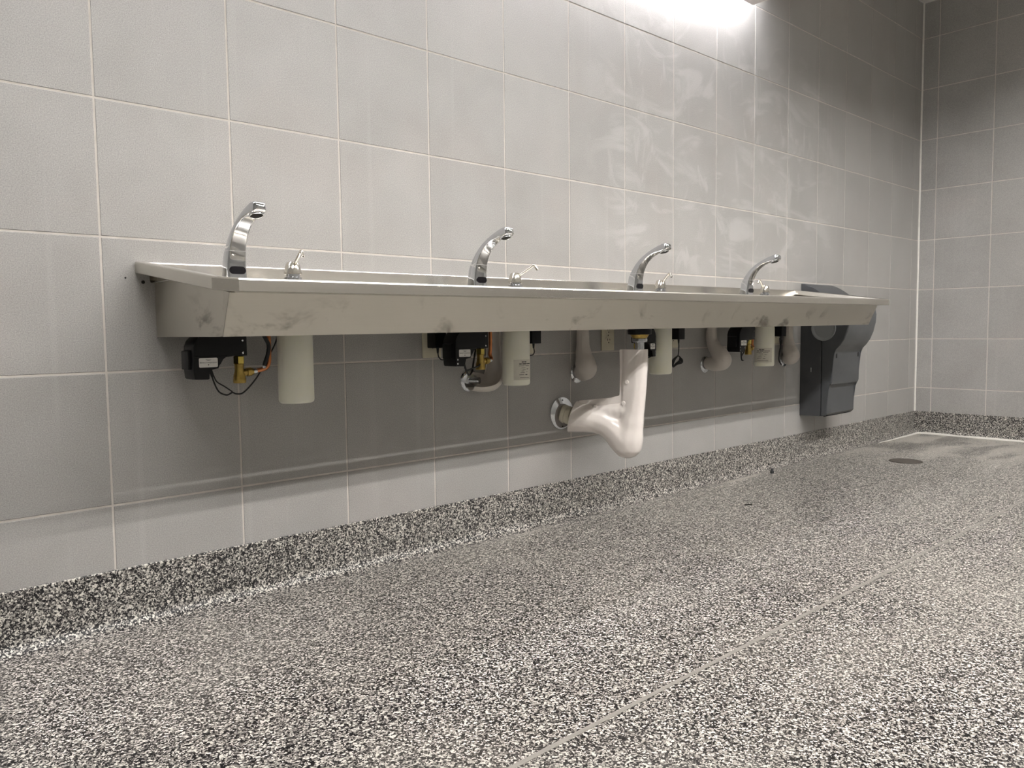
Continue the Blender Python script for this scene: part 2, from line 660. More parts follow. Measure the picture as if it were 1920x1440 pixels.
def cove(name, p0, p1, inward, label):
    """coved flake base: profile (distance from wall, z)"""
    prof = [(0.0, BASE_TOP), (0.0045, BASE_TOP), (0.006, BASE_TOP - 0.002), (0.006, 0.034)]
    for k in range(1, 8):
        a = math.pi / 2 * k / 8
        prof.append((0.006 + 0.026 * (1 - math.cos(a)), 0.034 - 0.033 * math.sin(a)))
    prof += [(0.034, 0.0006), (0.044, 0.0), (0.0, 0.0)]
    vs, fs = [], []
    p0, p1, inward = Vector(p0), Vector(p1), Vector(inward)
    for p, sgn in ((p0, 1), (p1, 1)):
        for d, z in prof:
            vs.append(p + inward * d + Vector((0, 0, z)))
    n = len(prof)
    for i in range(n):
        fs.append((i, (i + 1) % n, n + (i + 1) % n, n + i))
    fs.append(tuple(range(n)))
    fs.append(tuple(range(n, 2 * n)))
    o = mesh_obj(name, vs, fs, M_BASE, None, smooth=True, angle=30)
    tag(o, label, 'baseboard', kind='structure')
    return o


bb = cove('baseboard_back', (XL, 0, 0), (XR, 0, 0), (0, -1, 0), 'coved flake base along the trough wall')
br = cove('baseboard_right', (XR, 0, 0), (XR, YF, 0), (-1, 0, 0), 'coved flake base along the end wall')


def caulk(name, pts, radii, parent):
    return sweep(name, pts, radii, M_CAULK, parent, n=8)


pts = [(XR - 0.048 + 0.003 * math.sin(k * 1.7), -0.045 - k * 0.12, 0.003) for k in range(28)]
caulk('caulk_bead', pts, [0.0085 + 0.002 * math.sin(k * 2.3) for k in range(28)], br)
pts = [(XR - 0.045 - k * 0.05, -0.046 + 0.002 * math.sin(k * 1.3), 0.003) for k in range(13)]
caulk('caulk_bead', pts, [max(0.0015, 0.0085 - k * 0.0006) for k in range(13)], bb)
sweep('corner_caulk', [(XR - 0.0045, -0.0045, BASE_TOP), (XR - 0.0045, -0.0045, CEIL)], 0.006, M_CAULK, wall_right, n=8)

box('divider_strip', XL, XR, -1.076, -1.066, -0.002, 0.0007, M_STRIP, floor)
box('divider_strip', 1.4785, 1.4870, YF, -1.076, -0.002, 0.0006, M_STRIP, floor)

# ------------------------------------------------------------------ the wash trough
TILT = 0.0038
PIV = 0.10


def tz(x):
    return TILT * (x - PIV)


trough = empty('wash_trough', (0, 0, 0))
tag(trough, 'long stainless steel wash trough hung on the tiled wall', 'sink')


def S(x, y, z):
    return Vector((x, y, z + tz(x)))


RZ_BACK, RZ_FRONT, RY = 0.8545, 0.792, -0.475


def rim_z(y):
    return RZ_BACK + (RZ_FRONT - RZ_BACK) * min(1, max(0, -y / 0.475))


# rim frame: swept profile (inset from the outer edge, drop below the rim plane)
plan = [(0.071, 0.0), (0.071, -0.445), (0.112, -0.475), (3.148, -0.475), (3.19, -0.445), (3.19, 0.0)]
prof = [(0.046, -0.027), (0.003, -0.027), (0.0, -0.0255), (0.0, -0.004), (0.0012, -0.0012), (0.004, 0.0), (0.022, 0.0005), (0.0255, -0.0015), (0.027, -0.006), (0.03, -0.02), (0.0285, -0.02), (0.0255, -0.0065), (0.022, -0.0015), (0.004, -0.0018), (0.0018, -0.004), (0.0018, -0.0245), (0.004, -0.0255), (0.046, -0.0255)]
nrm = []
for i in range(len(plan)):
    ns = []
    for a, b_ in ((i - 1, i), (i, i + 1)):
        if a < 0 or b_ >= len(plan):
            continue
        d = Vector(plan[b_]) - Vector(plan[a])
        ns.append(Vector((-d.y, d.x)).normalized())       # inward is to the left of travel
    n = sum(ns, Vector((0, 0)))
    n.normalize()
    n /= max(0.3, n.dot(ns[0]))
    nrm.append(n)
vs, fs = [], []
for (x, y), n in zip(plan, nrm):
    for d, h in prof:
        q = Vector((x, y)) + n * d
        vs.append(S(q.x, min(q.y, -0.0005), rim_z(y) + h))
k = len(prof)
for i in range(len(plan) - 1):
    for j in range(k):
        j2 = (j + 1) % k
        fs.append((i * k + j, i * k + j2, (i + 1) * k + j2, (i + 1) * k + j))
fs.append(tuple(range(k)))
fs.append(tuple((len(plan) - 1) * k + j for j in range(k)))
mesh_obj('rim', vs, fs, M_RIM, trough, smooth=True, angle=12)


def sheet(name, quad, off, mat, parent):
    """quad of points thickened by off vector"""
    q = [Vector(p) for p in quad]
    off = Vector(off)
    vs = q + [p + off for p in q]
    n = len(q)
    fs = [tuple(range(n)), tuple(range(2 * n - 1, n - 1, -1))]
    for i in range(n):
        fs.append((i, (i + 1) % n, n + (i + 1) % n, n + i))
    return mesh_obj(name, vs, fs, mat, parent)


BX0, BX1 = 0.114, 3.144
BB = 0.678
AY0, AY1 = -0.424, -0.385      # apron top / bottom
ATOP = RZ_FRONT - 0.0265
# front apron with a rolled bottom edge
prof = [(AY0, ATOP), (AY1 - 0.0012, BB + 0.002), (AY1 - 0.0004, BB), (AY1 + 0.012, BB), (AY1 + 0.012, BB + 0.0014), (AY1 + 0.001, BB + 0.0014), (AY0 + 0.0016, ATOP)]
vs, fs = [], []
NX = 12
for i in range(NX + 1):
    x = BX0 + (BX1 - BX0) * i / NX
    for y, z in prof:
        vs.append(S(x, y, z))
k = len(prof)
for i in range(NX):
    for j in range(k):
        j2 = (j + 1) % k
        fs.append((i * k + j, i * k + j2, (i + 1) * k + j2, (i + 1) * k + j))
fs += [tuple(range(k)), tuple(NX * k + j for j in range(k))]
mesh_obj('front_apron', vs, fs, M_STEEL, trough, smooth=True, angle=25)
for bx, sg in ((BX0, 1), (BX1, -1)):
    sheet('end_panel', [S(bx, -0.001, BB), S(bx, AY1, BB), S(bx, AY0, ATOP), S(bx, -0.001, RZ_BACK - 0.0265)], (sg * 0.0015, 0, 0), M_STEEL, trough)
# back splash, deck and bowl: one pressed profile per part
DECK = 0.8165        # level of the fittings' flanges
PAN = 0.8050         # pressed deck


def strip(name, prof, x0, x1, mat, closed_ends=False):
    vs, fs = [], []
    n = len(prof)
    th = 0.0014
    for x in (x0, x1):
        for y, z in prof:
            vs.append(S(x, y, z))
        for y, z in prof:
            vs.append(S(x, y - th * 0.3, z - th))
    m_ = 2 * n
    for j in range(n - 1):
        fs.append((j, j + 1, m_ + j + 1, m_ + j))
        fs.append((n + j, n + j + 1, m_ + n + j + 1, m_ + n + j))
    for j in (0, n - 1):
        fs.append((j, n + j, m_ + n + j, m_ + j))
    for o in (0, m_):
        for j in range(n - 1):
            fs.append((o + j, o + j + 1, o + n + j + 1, o + n + j))
    return mesh_obj(name, vs, fs, mat, trough, smooth=True, angle=30)


strip('backsplash', [(-0.0012, 0.8525), (-0.012, 0.8525), (-0.0135, 0.851), (-0.0150, 0.82), (-0.0165, 0.8105), (-0.022, 0.806), (-0.03, PAN + 0.0005)], 0.098, 3.163, M_RIM)
strip('deck', [(-0.03, PAN), (-0.165, PAN), (-0.178, PAN - 0.004)], 0.098, 3.163, M_RIM)
strip('bowl', [(-0.178, PAN - 0.005), (-0.19, 0.775), (-0.205, 0.715), (-0.225, 0.697), (-0.25, 0.692), (-0.33, 0.694), (-0.36, 0.705), (-0.385, 0.74), (-0.41, 0.78)], 0.125, 3.133, M_RIM)
for bx in (0.1235, 3.1335):
    sheet('bowl_end', [S(bx, -0.178, PAN - 0.005), S(bx, -0.205, 0.715), S(bx, -0.25, 0.692), S(bx, -0.33, 0.694), S(bx, -0.385, 0.74), S(bx, -0.41, 0.78)], (0.0014, 0, 0), M_RIM, trough)

# ------------------------------------------------------------------ sensor faucets
FX = [0.260, 1.018, 1.779, 2.548]
ORD = ['first', 'second', 'third', 'fourth']
# stations: back (y,z), front (y,z), width at z relative to the deck
ST = [((-0.087, -0.0112), (-0.1325, -0.0112), 0.0515), ((-0.088, 0.0), (-0.1325, 0.0), 0.051), ((-0.0895, 0.014), (-0.1325, 0.014), 0.0505), ((-0.092, 0.030), (-0.1335, 0.030), 0.0495),
      ((-0.0965, 0.046), (-0.1355, 0.046), 0.0475), ((-0.1035, 0.062), (-0.139, 0.0605), 0.0452), ((-0.113, 0.077), (-0.144, 0.074), 0.0432),
      ((-0.126, 0.0935), (-0.152, 0.089), 0.0412), ((-0.142, 0.109), (-0.1625, 0.102), 0.0395), ((-0.160, 0.122), (-0.1765, 0.1135), 0.0385),
      ((-0.180, 0.1335), (-0.192, 0.1225), 0.038), ((-0.202, 0.1435), (-0.208, 0.129), 0.038), ((-0.224, 0.152), (-0.226, 0.132), 0.038),
      ((-0.243, 0.158), (-0.246, 0.1345), 0.0375), ((-0.256, 0.159), (-0.258, 0.137), 0.035), ((-0.263, 0.156), (-0.2645, 0.141), 0.028), ((-0.2665, 0.151), (-0.267, 0.146), 0.016)]


def loft_faucet(name, stations, parent, mat, scale=1.0, n=20):
    vs, fs = [], []
    for (b_, f_, w) in stations:
        bc, fc = Vector((0, b_[0], b_[1])), Vector((0, f_[0], f_[1]))
        bc += (bc - fc).normalized() * (0.0025 if b_[1] > 0.03 else 0)
        c = (bc + fc) / 2
        dv = (fc - bc) / 2 * scale
        w2 = w / 2 * scale
        for k in range(n):
            a = 2 * math.pi * k / n
            ca, sa = math.cos(a), math.sin(a)
            e = 0.36
            px = math.copysign(abs(ca) ** e, ca)
            py = math.copysign(abs(sa) ** e, sa)
            # narrower toward the back
            wf = w2 * (0.95 + 0.05 * py)
            vs.append(c + dv * py + Vector((wf * px, 0, 0)))
    m_ = len(stations)
    for i in range(m_ - 1):
        for k in range(n):
            k2 = (k + 1) % n
            fs.append((i * n + k, i * n + k2, (i + 1) * n + k2, (i + 1) * n + k))
    fs += [tuple(range(n)), tuple((m_ - 1) * n + k for k in range(n))]
    return mesh_obj(name, vs, fs, mat, parent, smooth=True, angle=38)


def pill(name, w, h, y0, y1, cz, mat, parent, tilt=0.0):
    poly = []
    for sx in (1, -1):
        for k in range(9):
            a = -math.pi / 2 + math.pi * k / 8
            if sx < 0:
                a += math.pi
            poly.append((sx * (w - h) / 2 + h / 2 * math.cos(a), cz + h / 2 * math.sin(a)))
    return prism(name, poly, 'y', y0, y1, mat, parent, bev=0.0008, seg=1)


faucets = []
flabel = ['chrome curved sensor faucet at the trough end away from the towel dispenser',
          'second chrome curved sensor faucet along the trough, over the open white pipe shell',
          'third chrome curved sensor faucet along the trough, above the large white trap cover',
          'chrome curved sensor faucet closest to the grey towel dispenser']
for i, fx in enumerate(FX):
    f = empty('sensor_faucet', (fx, 0, DECK + tz(fx)))
    tag(f, flabel[i], 'faucet', 'sensor faucets on the trough deck')
    if i == 0:
        loft_faucet('faucet_base', ST[:6], f, M_CHROME)
        loft_faucet('spout', [((-0.104, 0.0632), (-0.1392, 0.0617), 0.0440)] + ST[6:], f, M_CHROME, 0.985)
        pill('sensor_window', 0.040, 0.0185, -0.1348, -0.128, 0.0165, M_LENS, f)
        lathe('base_screw', [(0.0032, 0), (0.0032, 0.0012), (0.0018, 0.0016)], M_SATIN, f, 12, (-0.013, -0.1362, 0.050), (0, -1, 0.1))
        ring = lathe('aerator_ring', [(0.0150, 0), (0.0165, 0), (0.0165, 0.0075), (0.0155, 0.0082), (0.0140, 0.0078), (0.0140, 0.001)], M_CHROME, f, 24, (0, -0.2415, 0.1385), (0, -0.27, -1))
        lathe('aerator', [(0.0138, 0), (0.0138, 0.0068), (0.012, 0.0074), (0.004, 0.0070)], M_SLOT, ring, 24, (0, -0.2415, 0.1385), (0, -0.27, -1))
    else:
        for ch in list(faucets[0].children):
            c = ch.copy()
            COL.objects.link(c)
            c.parent = f
            for g in ch.children:
                d = g.copy()
                COL.objects.link(d)
                d.parent = c
    faucets.append(f)

# ------------------------------------------------------------------ soap spouts + bottles
SX = [0.408, 1.168, 1.921, 2.686]
TIP = [(-0.010, -0.064), (0.032, -0.048), (-0.018, -0.054), (-0.052, -0.004)]
slabel = ['small nickel soap spout beside the first faucet, hooked toward the room',
          'small nickel soap spout swung furthest out, beside the second faucet',
          'small nickel soap spout beside the third faucet above the trap cover',
          'small nickel soap spout turned back toward its own faucet, near the towel dispenser']
for i, sx in enumerate(SX):
    dz = DECK + tz(sx)
    s = empty('soap_spout', (sx, -0.12, dz))
    tag(s, slabel[i], 'soap dispenser', 'soap spouts on the trough deck')
    lathe('collar', [(0.0215, -0.0112), (0.0215, 0.0045), (0.0175, 0.006), (0.0175, 0.0125), (0.0205, 0.013)], M_CHROME, s, 20)
    lathe('pump_cap', [(0.0215, 0.0125), (0.022, 0.0155), (0.0195, 0.028), (0.0165, 0.038), (0.0135, 0.0425), (0.006, 0.0445)], M_SATIN, s, 20)
    tx, ty = TIP[i]
    L = math.hypot(tx, ty)
    d = Vector((tx / L, ty / L, 0))
    path = [d * 0.004 + Vector((0, 0, 0.030)), d * 0.020 + Vector((0, 0, 0.0395)), Vector((tx, ty, 0.0635)) - d * 0.006 - Vector((0, 0, 0.003)),
            Vector((tx, ty, 0.0645)), Vector((tx, ty, 0.0615)) + d * 0.008, Vector((tx, ty, 0.0505)) + d * 0.0145]
    sp = sweep('spout_tube', catmull(path, 4), 0.0042, M_SATIN, s, n=10)
    e = Vector((tx, ty, 0.0505)) + d * 0.0145
    lathe('nozzle_hole', [(0.0022, 0), (0.0022, 0.0006), (0.001, 0.0008)], M_SLOT, sp, 10, e, (d.x * 0.5, d.y * 0.5, -0.85))

blabel = ['plain milky soap bottle hanging beside the copper pipe and black cable loop',
          'milky soap bottle with a printed label, between two white pipe covers',
          'milky soap bottle partly hidden by the black valve box behind the trap cover',
          'milky soap bottle with a wide printed label, nearest the towel dispenser']
for i, sx in enumerate(SX):
    zb = 0.508 + (0.002 if i else 0)
    r = 0.0440
    b_ = empty('soap_bottle', (sx, -0.12, zb))
    tag(b_, blabel[i], 'bottle', 'soap bottles under the trough')
    h = 0.70 - zb
    lathe('bottle_body', [(r - 0.010, 0.002), (r - 0.006, 0.0), (r - 0.002, 0.0025), (r, 0.008), (r, h - 0.02), (r - 0.004, h - 0.008), (r - 0.02, h), (0.018, h + 0.006)], M_BOTTLE, b_, 32)
    lathe('bottle_neck', [(0.018, h + 0.004), (0.018, h + 0.09)], M_WHITE, b_, 16)
    if i in (1, 3):
        # curved paper label wrapped round the side facing the room
        a0, a1 = (math.radians(-143), math.radians(-50)) if i == 1 else (math.radians(-222), math.radians(-103))
        z0, z1 = (0.018, 0.082)
        vs, fs = [], []
        n = 14
        for k in range(n + 1):
            a = a0 + (a1 - a0) * k / n
            for rr in (r + 0.0003, r + 0.0007):
                for z in (z0, z1):
                    vs.append((rr * math.cos(a), rr * math.sin(a), z))
        for k in range(n):
            o = 4 * k
            fs += [(o, o + 1, o + 5, o + 4), (o + 2, o + 3, o + 7, o + 6), (o + 1, o + 3, o + 7, o + 5), (o, o + 2, o + 6, o + 4)]
        fs += [(0, 1, 3, 2), (4 * n, 4 * n + 1, 4 * n + 3, 4 * n + 2)]
        lb = mesh_obj('paper_label', vs, fs, M_LABEL, b_, smooth=True)
        # print: lines too small to read, as ink bars wrapped on the label

        def bar(t0, t1, z, hh):
            vs, fs = [], []
            for k in range(7):
                a = a0 + (a1 - a0) * (t0 + (t1 - t0) * k / 6)
                for rr in (r + 0.0007, r + 0.00095):
                    for zz in (z - hh / 2, z + hh / 2):
                        vs.append((rr * math.cos(a), rr * math.sin(a), zz))
            for k in range(6):
                o = 4 * k
                fs += [(o, o + 1, o + 5, o + 4), (o + 2, o + 3, o + 7, o + 6), (o + 1, o + 3, o + 7, o + 5), (o, o + 2, o + 6, o + 4)]
            fs += [(0, 1, 3, 2), (24, 25, 27, 26)]
            mesh_obj('printed_line', vs, fs, M_PRINT, lb)
        for t0, t1, z, hh in ((0.36, 0.46, 0.0745, 0.003), (0.48, 0.60, 0.0745, 0.003), (0.24, 0.36, 0.0685, 0.003), (0.39, 0.58, 0.0685, 0.0032), (0.60, 0.88, 0.0685, 0.0024),
                              (0.22, 0.5, 0.0625, 0.0012), (0.54, 0.8, 0.0625, 0.0012), (0.34, 0.55, 0.056, 0.001), (0.4, 0.56, 0.0505, 0.001), (0.34, 0.48, 0.046, 0.001), (0.62, 0.72, 0.052, 0.0016),
                              (0.3, 0.5, 0.041, 0.001), (0.6, 0.66, 0.044, 0.001), (0.24, 0.48, 0.0345, 0.0012), (0.54, 0.66, 0.0345, 0.002), (0.28, 0.8, 0.025, 0.0012)):
            bar(t0, t1, z, hh)

# ------------------------------------------------------------------ black valve boxes under the faucets
vlabel = ['black valve box with white sticker, hanging near the copper elbow at the bare trough end',
          'black valve box with white sticker and brass valve, beside the open white pipe shell',
          'black valve box half hidden behind the white trap cover',
          'black valve box with a yellow brass valve, close to the towel dispenser']
HOUSE = [(-0.1185, 0.655), (-0.113, 0.668), (-0.104, 0.678), (-0.09, 0.688), (-0.07, 0.6935), (-0.002, 0.6935), (-0.002, 0.634), (-0.045, 0.632), (-0.0525, 0.6265), (-0.0585, 0.6165), (-0.062, 0.604),
         (-0.083, 0.6035), (-0.0835, 0.581), (-0.0865, 0.579), (-0.115, 0.580), (-0.118, 0.583), (-0.1195, 0.602)]
for i, fx in enumerate(FX):
    sg = -0.62 if i == 2 else 1
    v = empty('valve_box', (fx, 0, 0))
    tag(v, vlabel[i], 'valve box', 'valve boxes under the trough')
    poly = [(sg * a, b_) for a, b_ in HOUSE]
    prism('housing', poly, 'y', -0.152, -0.092, M_BLACK, v, bev=0.0025, seg=2)
    # back lid edge, a little wider than the housing
    prism('housing_lid', [(sg * a, b_) for a, b_ in ((-0.1265, 0.6445), (-0.118, 0.648), (-0.118, 0.603), (-0.1265, 0.603))], 'y', -0.138, -0.098, M_BLACK, v, bev=0.001)
    # ridge under the curved hood
    box('hood_ridge', min(sg * -0.118, sg * -0.04), max(sg * -0.118, sg * -0.04), -0.1535, -0.100, 0.6305, 0.633, M_BLACK, v, 0.0008, 1)
    mb = box('mount_bracket', min(sg * -0.014, sg * 0.0085), max(sg * -0.014, sg * 0.0085), -0.150, -0.098, 0.6312, 0.70, M_BLACK, v, 0.002, 2)
    for zz in (0.6385, 0.668):
        lathe('screw', [(0.0034, 0), (0.0034, 0.0012), (0.0015, 0.002)], M_CHROME, mb, 12, (sg * -0.0035, -0.150, zz), (0, -1, 0))
    for (xx, zz) in ((-0.1125, 0.600), (-0.1125, 0.588)) if i else ():
        lathe('screw', [(0.0026, 0), (0.0026, 0.001), (0.0012, 0.0016)], M_CHROME, v, 10, (sg * xx, -0.152, zz), (0, -1, 0))
    # sticker with printing
    cx = sg * -0.0855
    w2, h2 = 0.0215 * abs(sg), 0.0108
    poly = round_poly([(cx - w2, 0.6075), (cx + w2, 0.6075), (cx + w2, 0.6075 + 2 * h2), (cx - w2, 0.6075 + 2 * h2)], 0.003, 3)
    st = prism('sticker', poly, 'y', -0.1526, -0.1518, M_STICKER, v)
    text_obj('printed_text', 'Battery Compartment', 0.0044 * abs(sg), M_PRINT, st, (cx, -0.15275, 0.6185), (1, 0, 0), (0, 0, 1))
    text_obj('printed_text', '"V&A"', 0.0048, M_PRINT, st, (cx, -0.15275, 0.6240), (1, 0, 0), (0, 0, 1))
    tri = [(cx - 0.0016, 0.6145), (cx + 0.0016, 0.6145), (cx, 0.611)] if i == 0 else [(cx - 0.0016, 0.611), (cx + 0.0016, 0.611), (cx, 0.6145)]
    prism('printed_arrow', tri, 'y', -0.15285, -0.1525, M_PRINT, st)
    # brass stop valve
    bv = lathe('brass_valve', [(0.0085, 0.565), (0.0148, 0.566), (0.0152, 0.570), (0.0148, 0.576), (0.0142, 0.577), (0.0142, 0.582), (0.0115, 0.592), (0.0105, 0.600), (0.0112, 0.611)], M_BRASS, v, 20, (0, -0.122, 0))
    lathe('hex_nut', [(0.0105, 0.611), (0.0132, 0.6125), (0.0132, 0.629), (0.0105, 0.6312)], M_BRASSB, bv, 6, (0, -0.122, 0), angle=20)
    lathe('valve_outlet', [(0.0085, 0.008), (0.0085, 0.0155), (0.0075, 0.016), (0.0075, 0.018), (0.0105, 0.0185), (0.0105, 0.029), (0.0082, 0.031), (0.0082, 0.034)], M_BRASS, bv, 12, (0, -0.122, 0.5895), (1, 0, 0.08))
    lathe('ferrule', [(0.0062, 0.033), (0.0068, 0.036), (0.0058, 0.044)], M_CHROME, bv, 12, (0, -0.122, 0.5895), (1, 0, 0.08))
    px = (0.077, 0.050, 0.046, 0.046)[i]
    py = (-0.122, -0.112, -0.112, -0.116)[i]
    cp = catmull([(0.040, -0.122, 0.593), (0.040 + (px - 0.04) * 0.43, -0.122, 0.5955), (0.040 + (px - 0.04) * 0.76, (py - 0.122) / 2, 0.600), (px - 0.0025, py, 0.610), (px - 0.0005, py, 0.626), (px, py, 0.66), (px, py, 0.71)], 5)
    sweep('copper_pipe', cp, 0.0056, M_COPPER, v, n=12)
    if i == 0:
      sweep('black_hose', catmull([(0.045, -0.128, 0.710), (0.064, -0.131, 0.672), (0.072, -0.131, 0.655), (0.070, -0.131, 0.635), (0.0625, -0.131, 0.615), (0.060, -0.129, 0.606)], 6), 0.0048, M_RUBBER, v, n=10)
      lathe('hose_clip', [(0.0054, 0), (0.0054, 0.004), (0.0035, 0.006)], M_CHROME, v, 10, (0.060, -0.129, 0.6045), (-0.25, 0.1, -1))
    if i == 0:
        cable = [(-0.074, -0.135, 0.603), (-0.070, -0.135, 0.5795), (-0.0575, -0.135, 0.550), (-0.0385, -0.135, 0.540), (-0.023, -0.132, 0.5445), (-0.0125, -0.13, 0.5405), (0.007, -0.128, 0.5435), (0.042, -0.12, 0.574), (0.095, -0.065, 0.613), (0.13, -0.05, 0.66), (0.14, -0.05, 0.70)]
        sweep('cable', catmull(cable, 8), 0.0019, M_RUBBER, v, n=8)
        cable = [(-0.074, -0.138, 0.603), (-0.069, -0.140, 0.585), (-0.062, -0.140, 0.572), (-0.045, -0.138, 0.561), (-0.028, -0.135, 0.5495), (-0.0225, -0.132, 0.545)]
        sweep('cable', catmull(cable, 8), 0.0016, M_RUBBER, v, n=8)
        sweep('cable_boot', catmull([(-0.075, -0.135, 0.606), (-0.0735, -0.135, 0.596), (-0.0705, -0.135, 0.584)], 4), [0.0042] * 4 + [0.0036] * 4 + [0.0028], M_RUBBER, v, n=8)
    elif i == 1:
        sweep('cable', catmull([(-0.085, -0.140, 0.605), (-0.083, -0.145, 0.588), (-0.078, -0.145, 0.572), (-0.070, -0.145, 0.558), (-0.060, -0.14, 0.552), (-0.040, -0.13, 0.562), (-0.010, -0.10, 0.585), (0.03, -0.06, 0.61), (0.05, -0.05, 0.66), (0.05, -0.05, 0.70)], 6), 0.0030, M_RUBBER, v, n=8)
        sweep('cable', catmull([(-0.074, -0.146, 0.565), (-0.05, -0.14, 0.571), (-0.02, -0.138, 0.578), (0.002, -0.120, 0.588)], 6), 0.0024, M_RUBBER, v, n=8)
    elif i == 3:
        sweep('cable', catmull([(-0.088, -0.14, 0.606), (-0.094, -0.145, 0.59), (-0.094, -0.145, 0.562), (-0.088, -0.145, 0.545), (-0.078, -0.145, 0.543)], 6), 0.0030, M_RUBBER, v, n=8)
        sweep('cable', catmull([(-0.084, -0.14, 0.606), (-0.066, -0.14, 0.60), (-0.063, -0.14, 0.582), (-0.076, -0.14, 0.568), (-0.092, -0.145, 0.562)], 6), 0.0028, M_RUBBER, v, n=8)
    else:
        sweep('cable', catmull([(0.085, -0.135, 0.604), (0.083, -0.13, 0.59), (0.07, -0.12, 0.575), (0.04, -0.10, 0.58)], 6), 0.0025, M_RUBBER, v, n=8)

# ------------------------------------------------------------------ white supply covers on the wall
# (escutcheon x, tube x, tube y)
SUP = [(1.072, 1.150, -0.036), (1.584, 1.576, -0.036), (2.402, 2.395, -0.038), (3.086, 3.058, -0.036)]
plabel = ['open white vinyl pipe shell with a chrome wall plate, behind the second valve box',
          'white spoon-shaped pipe cover hanging between the second soap bottle and the ivory outlet',
          'white bent pipe cover with its chrome wall plate showing, before the last valve box',
          'white spoon-shaped pipe cover tucked against the grey towel dispenser']


def half_shell(name, path, radii, mat, parent, d0, th=0.003, n=14, span=math.radians(205)):
    """open channel: wall of a pipe with the side toward direction d0 cut away"""
    path = [Vector(p) for p in path]
    vs, fs = [], []
    ring = []
    for p, r, (t, nn, bb) in zip(path, radii, frames(path)):
        d = Vector(d0)
        d = (d - t * d.dot(t)).normalized()
        e = t.cross(d)
        for rr in (r, r - th):
            for k in range(n + 1):
                a = math.pi - span / 2 + span * k / n
                vs.append(p + d * (rr * math.cos(a)) + e * (rr * math.sin(a)))
    w = n + 1
    m_ = 2 * w
    for i in range(len(path) - 1):
        for k in range(n):
            for o in (0, w):
                fs.append((i * m_ + o + k, i * m_ + o + k + 1, (i + 1) * m_ + o + k + 1, (i + 1) * m_ + o + k))
        for k in (0, n):
            fs.append((i * m_ + k, i * m_ + w + k, (i + 1) * m_ + w + k, (i + 1) * m_ + k))
    for i in (0, len(path) - 1):
        for k in range(n):
            fs.append((i * m_ + k, i * m_ + k + 1, i * m_ + w + k + 1, i * m_ + w + k))
    return mesh_obj(name, vs, fs, mat, parent, smooth=True, angle=40)


for i, (ex, tx, ty) in enumerate(SUP):
    s = empty('pipe_cover', (ex, 0, 0.525))
    tag(s, plabel[i], 'pipe cover', 'white pipe covers under the trough')
    dx = tx - ex
    lathe('wall_plate', [(0.036, 0.0005), (0.0365, 0.002), (0.034, 0.005), (0.024, 0.008), (0.016, 0.009)], M_CHROME, s, 28, (0, 0, 0), (0, -1, 0))
    sweep('supply_stub', [(0, -0.004, 0), (dx * 0.2, -0.035, 0)], 0.011, M_CHROME, s, n=12)
    z_ = 0.0
    bl = (1, 1.15, 1.9, 1.2)[i]
    P = [(0, -0.012, 0.004), (dx * 0.5, ty * 0.8 * bl, 0.006), (dx, ty * 1.25 * bl, 0.018), (dx, ty * 1.12 * bl, 0.040), (dx, ty * (1 + bl) / 2, 0.072), (dx, ty, 0.11), (dx, ty, 0.178)]
    if i == 0:
        P = [(-0.012, -0.026, 0.0), (0.030, -0.034, -0.004), (0.062, -0.037, 0.0), (dx, ty, 0.024), (dx, ty, 0.06), (dx * 0.97, ty, 0.11), (dx * 0.95, ty, 0.178)]
        R = [0.032, 0.034, 0.035, 0.032, 0.027, 0.025, 0.024]
        half_shell('shell', catmull(P, 6), lerp_list(R, 6), M_COVERG, s, (-0.8, -0.38, 0.62), span=math.radians(205))
    else:
        R = [0.026, 0.034, 0.0385, 0.037, 0.029, 0.0235, 0.0215]
        sweep('shell', catmull(P, 6), lerp_list(R, 6), M_COVERG, s, n=22, angle=60)
        # moulded closing seam down one side
        pth = catmull(P, 6)[8:]
        rr = lerp_list(R, 6)[8:]
        sweep('seam', [p + Vector((-0.74, -0.66, 0)) .normalized() * (q * 0.985) + Vector((-0.35, 0.4, 0)) * 0.006 for p, q in zip(pth, rr)], 0.0016, M_COVERG, s, n=6)

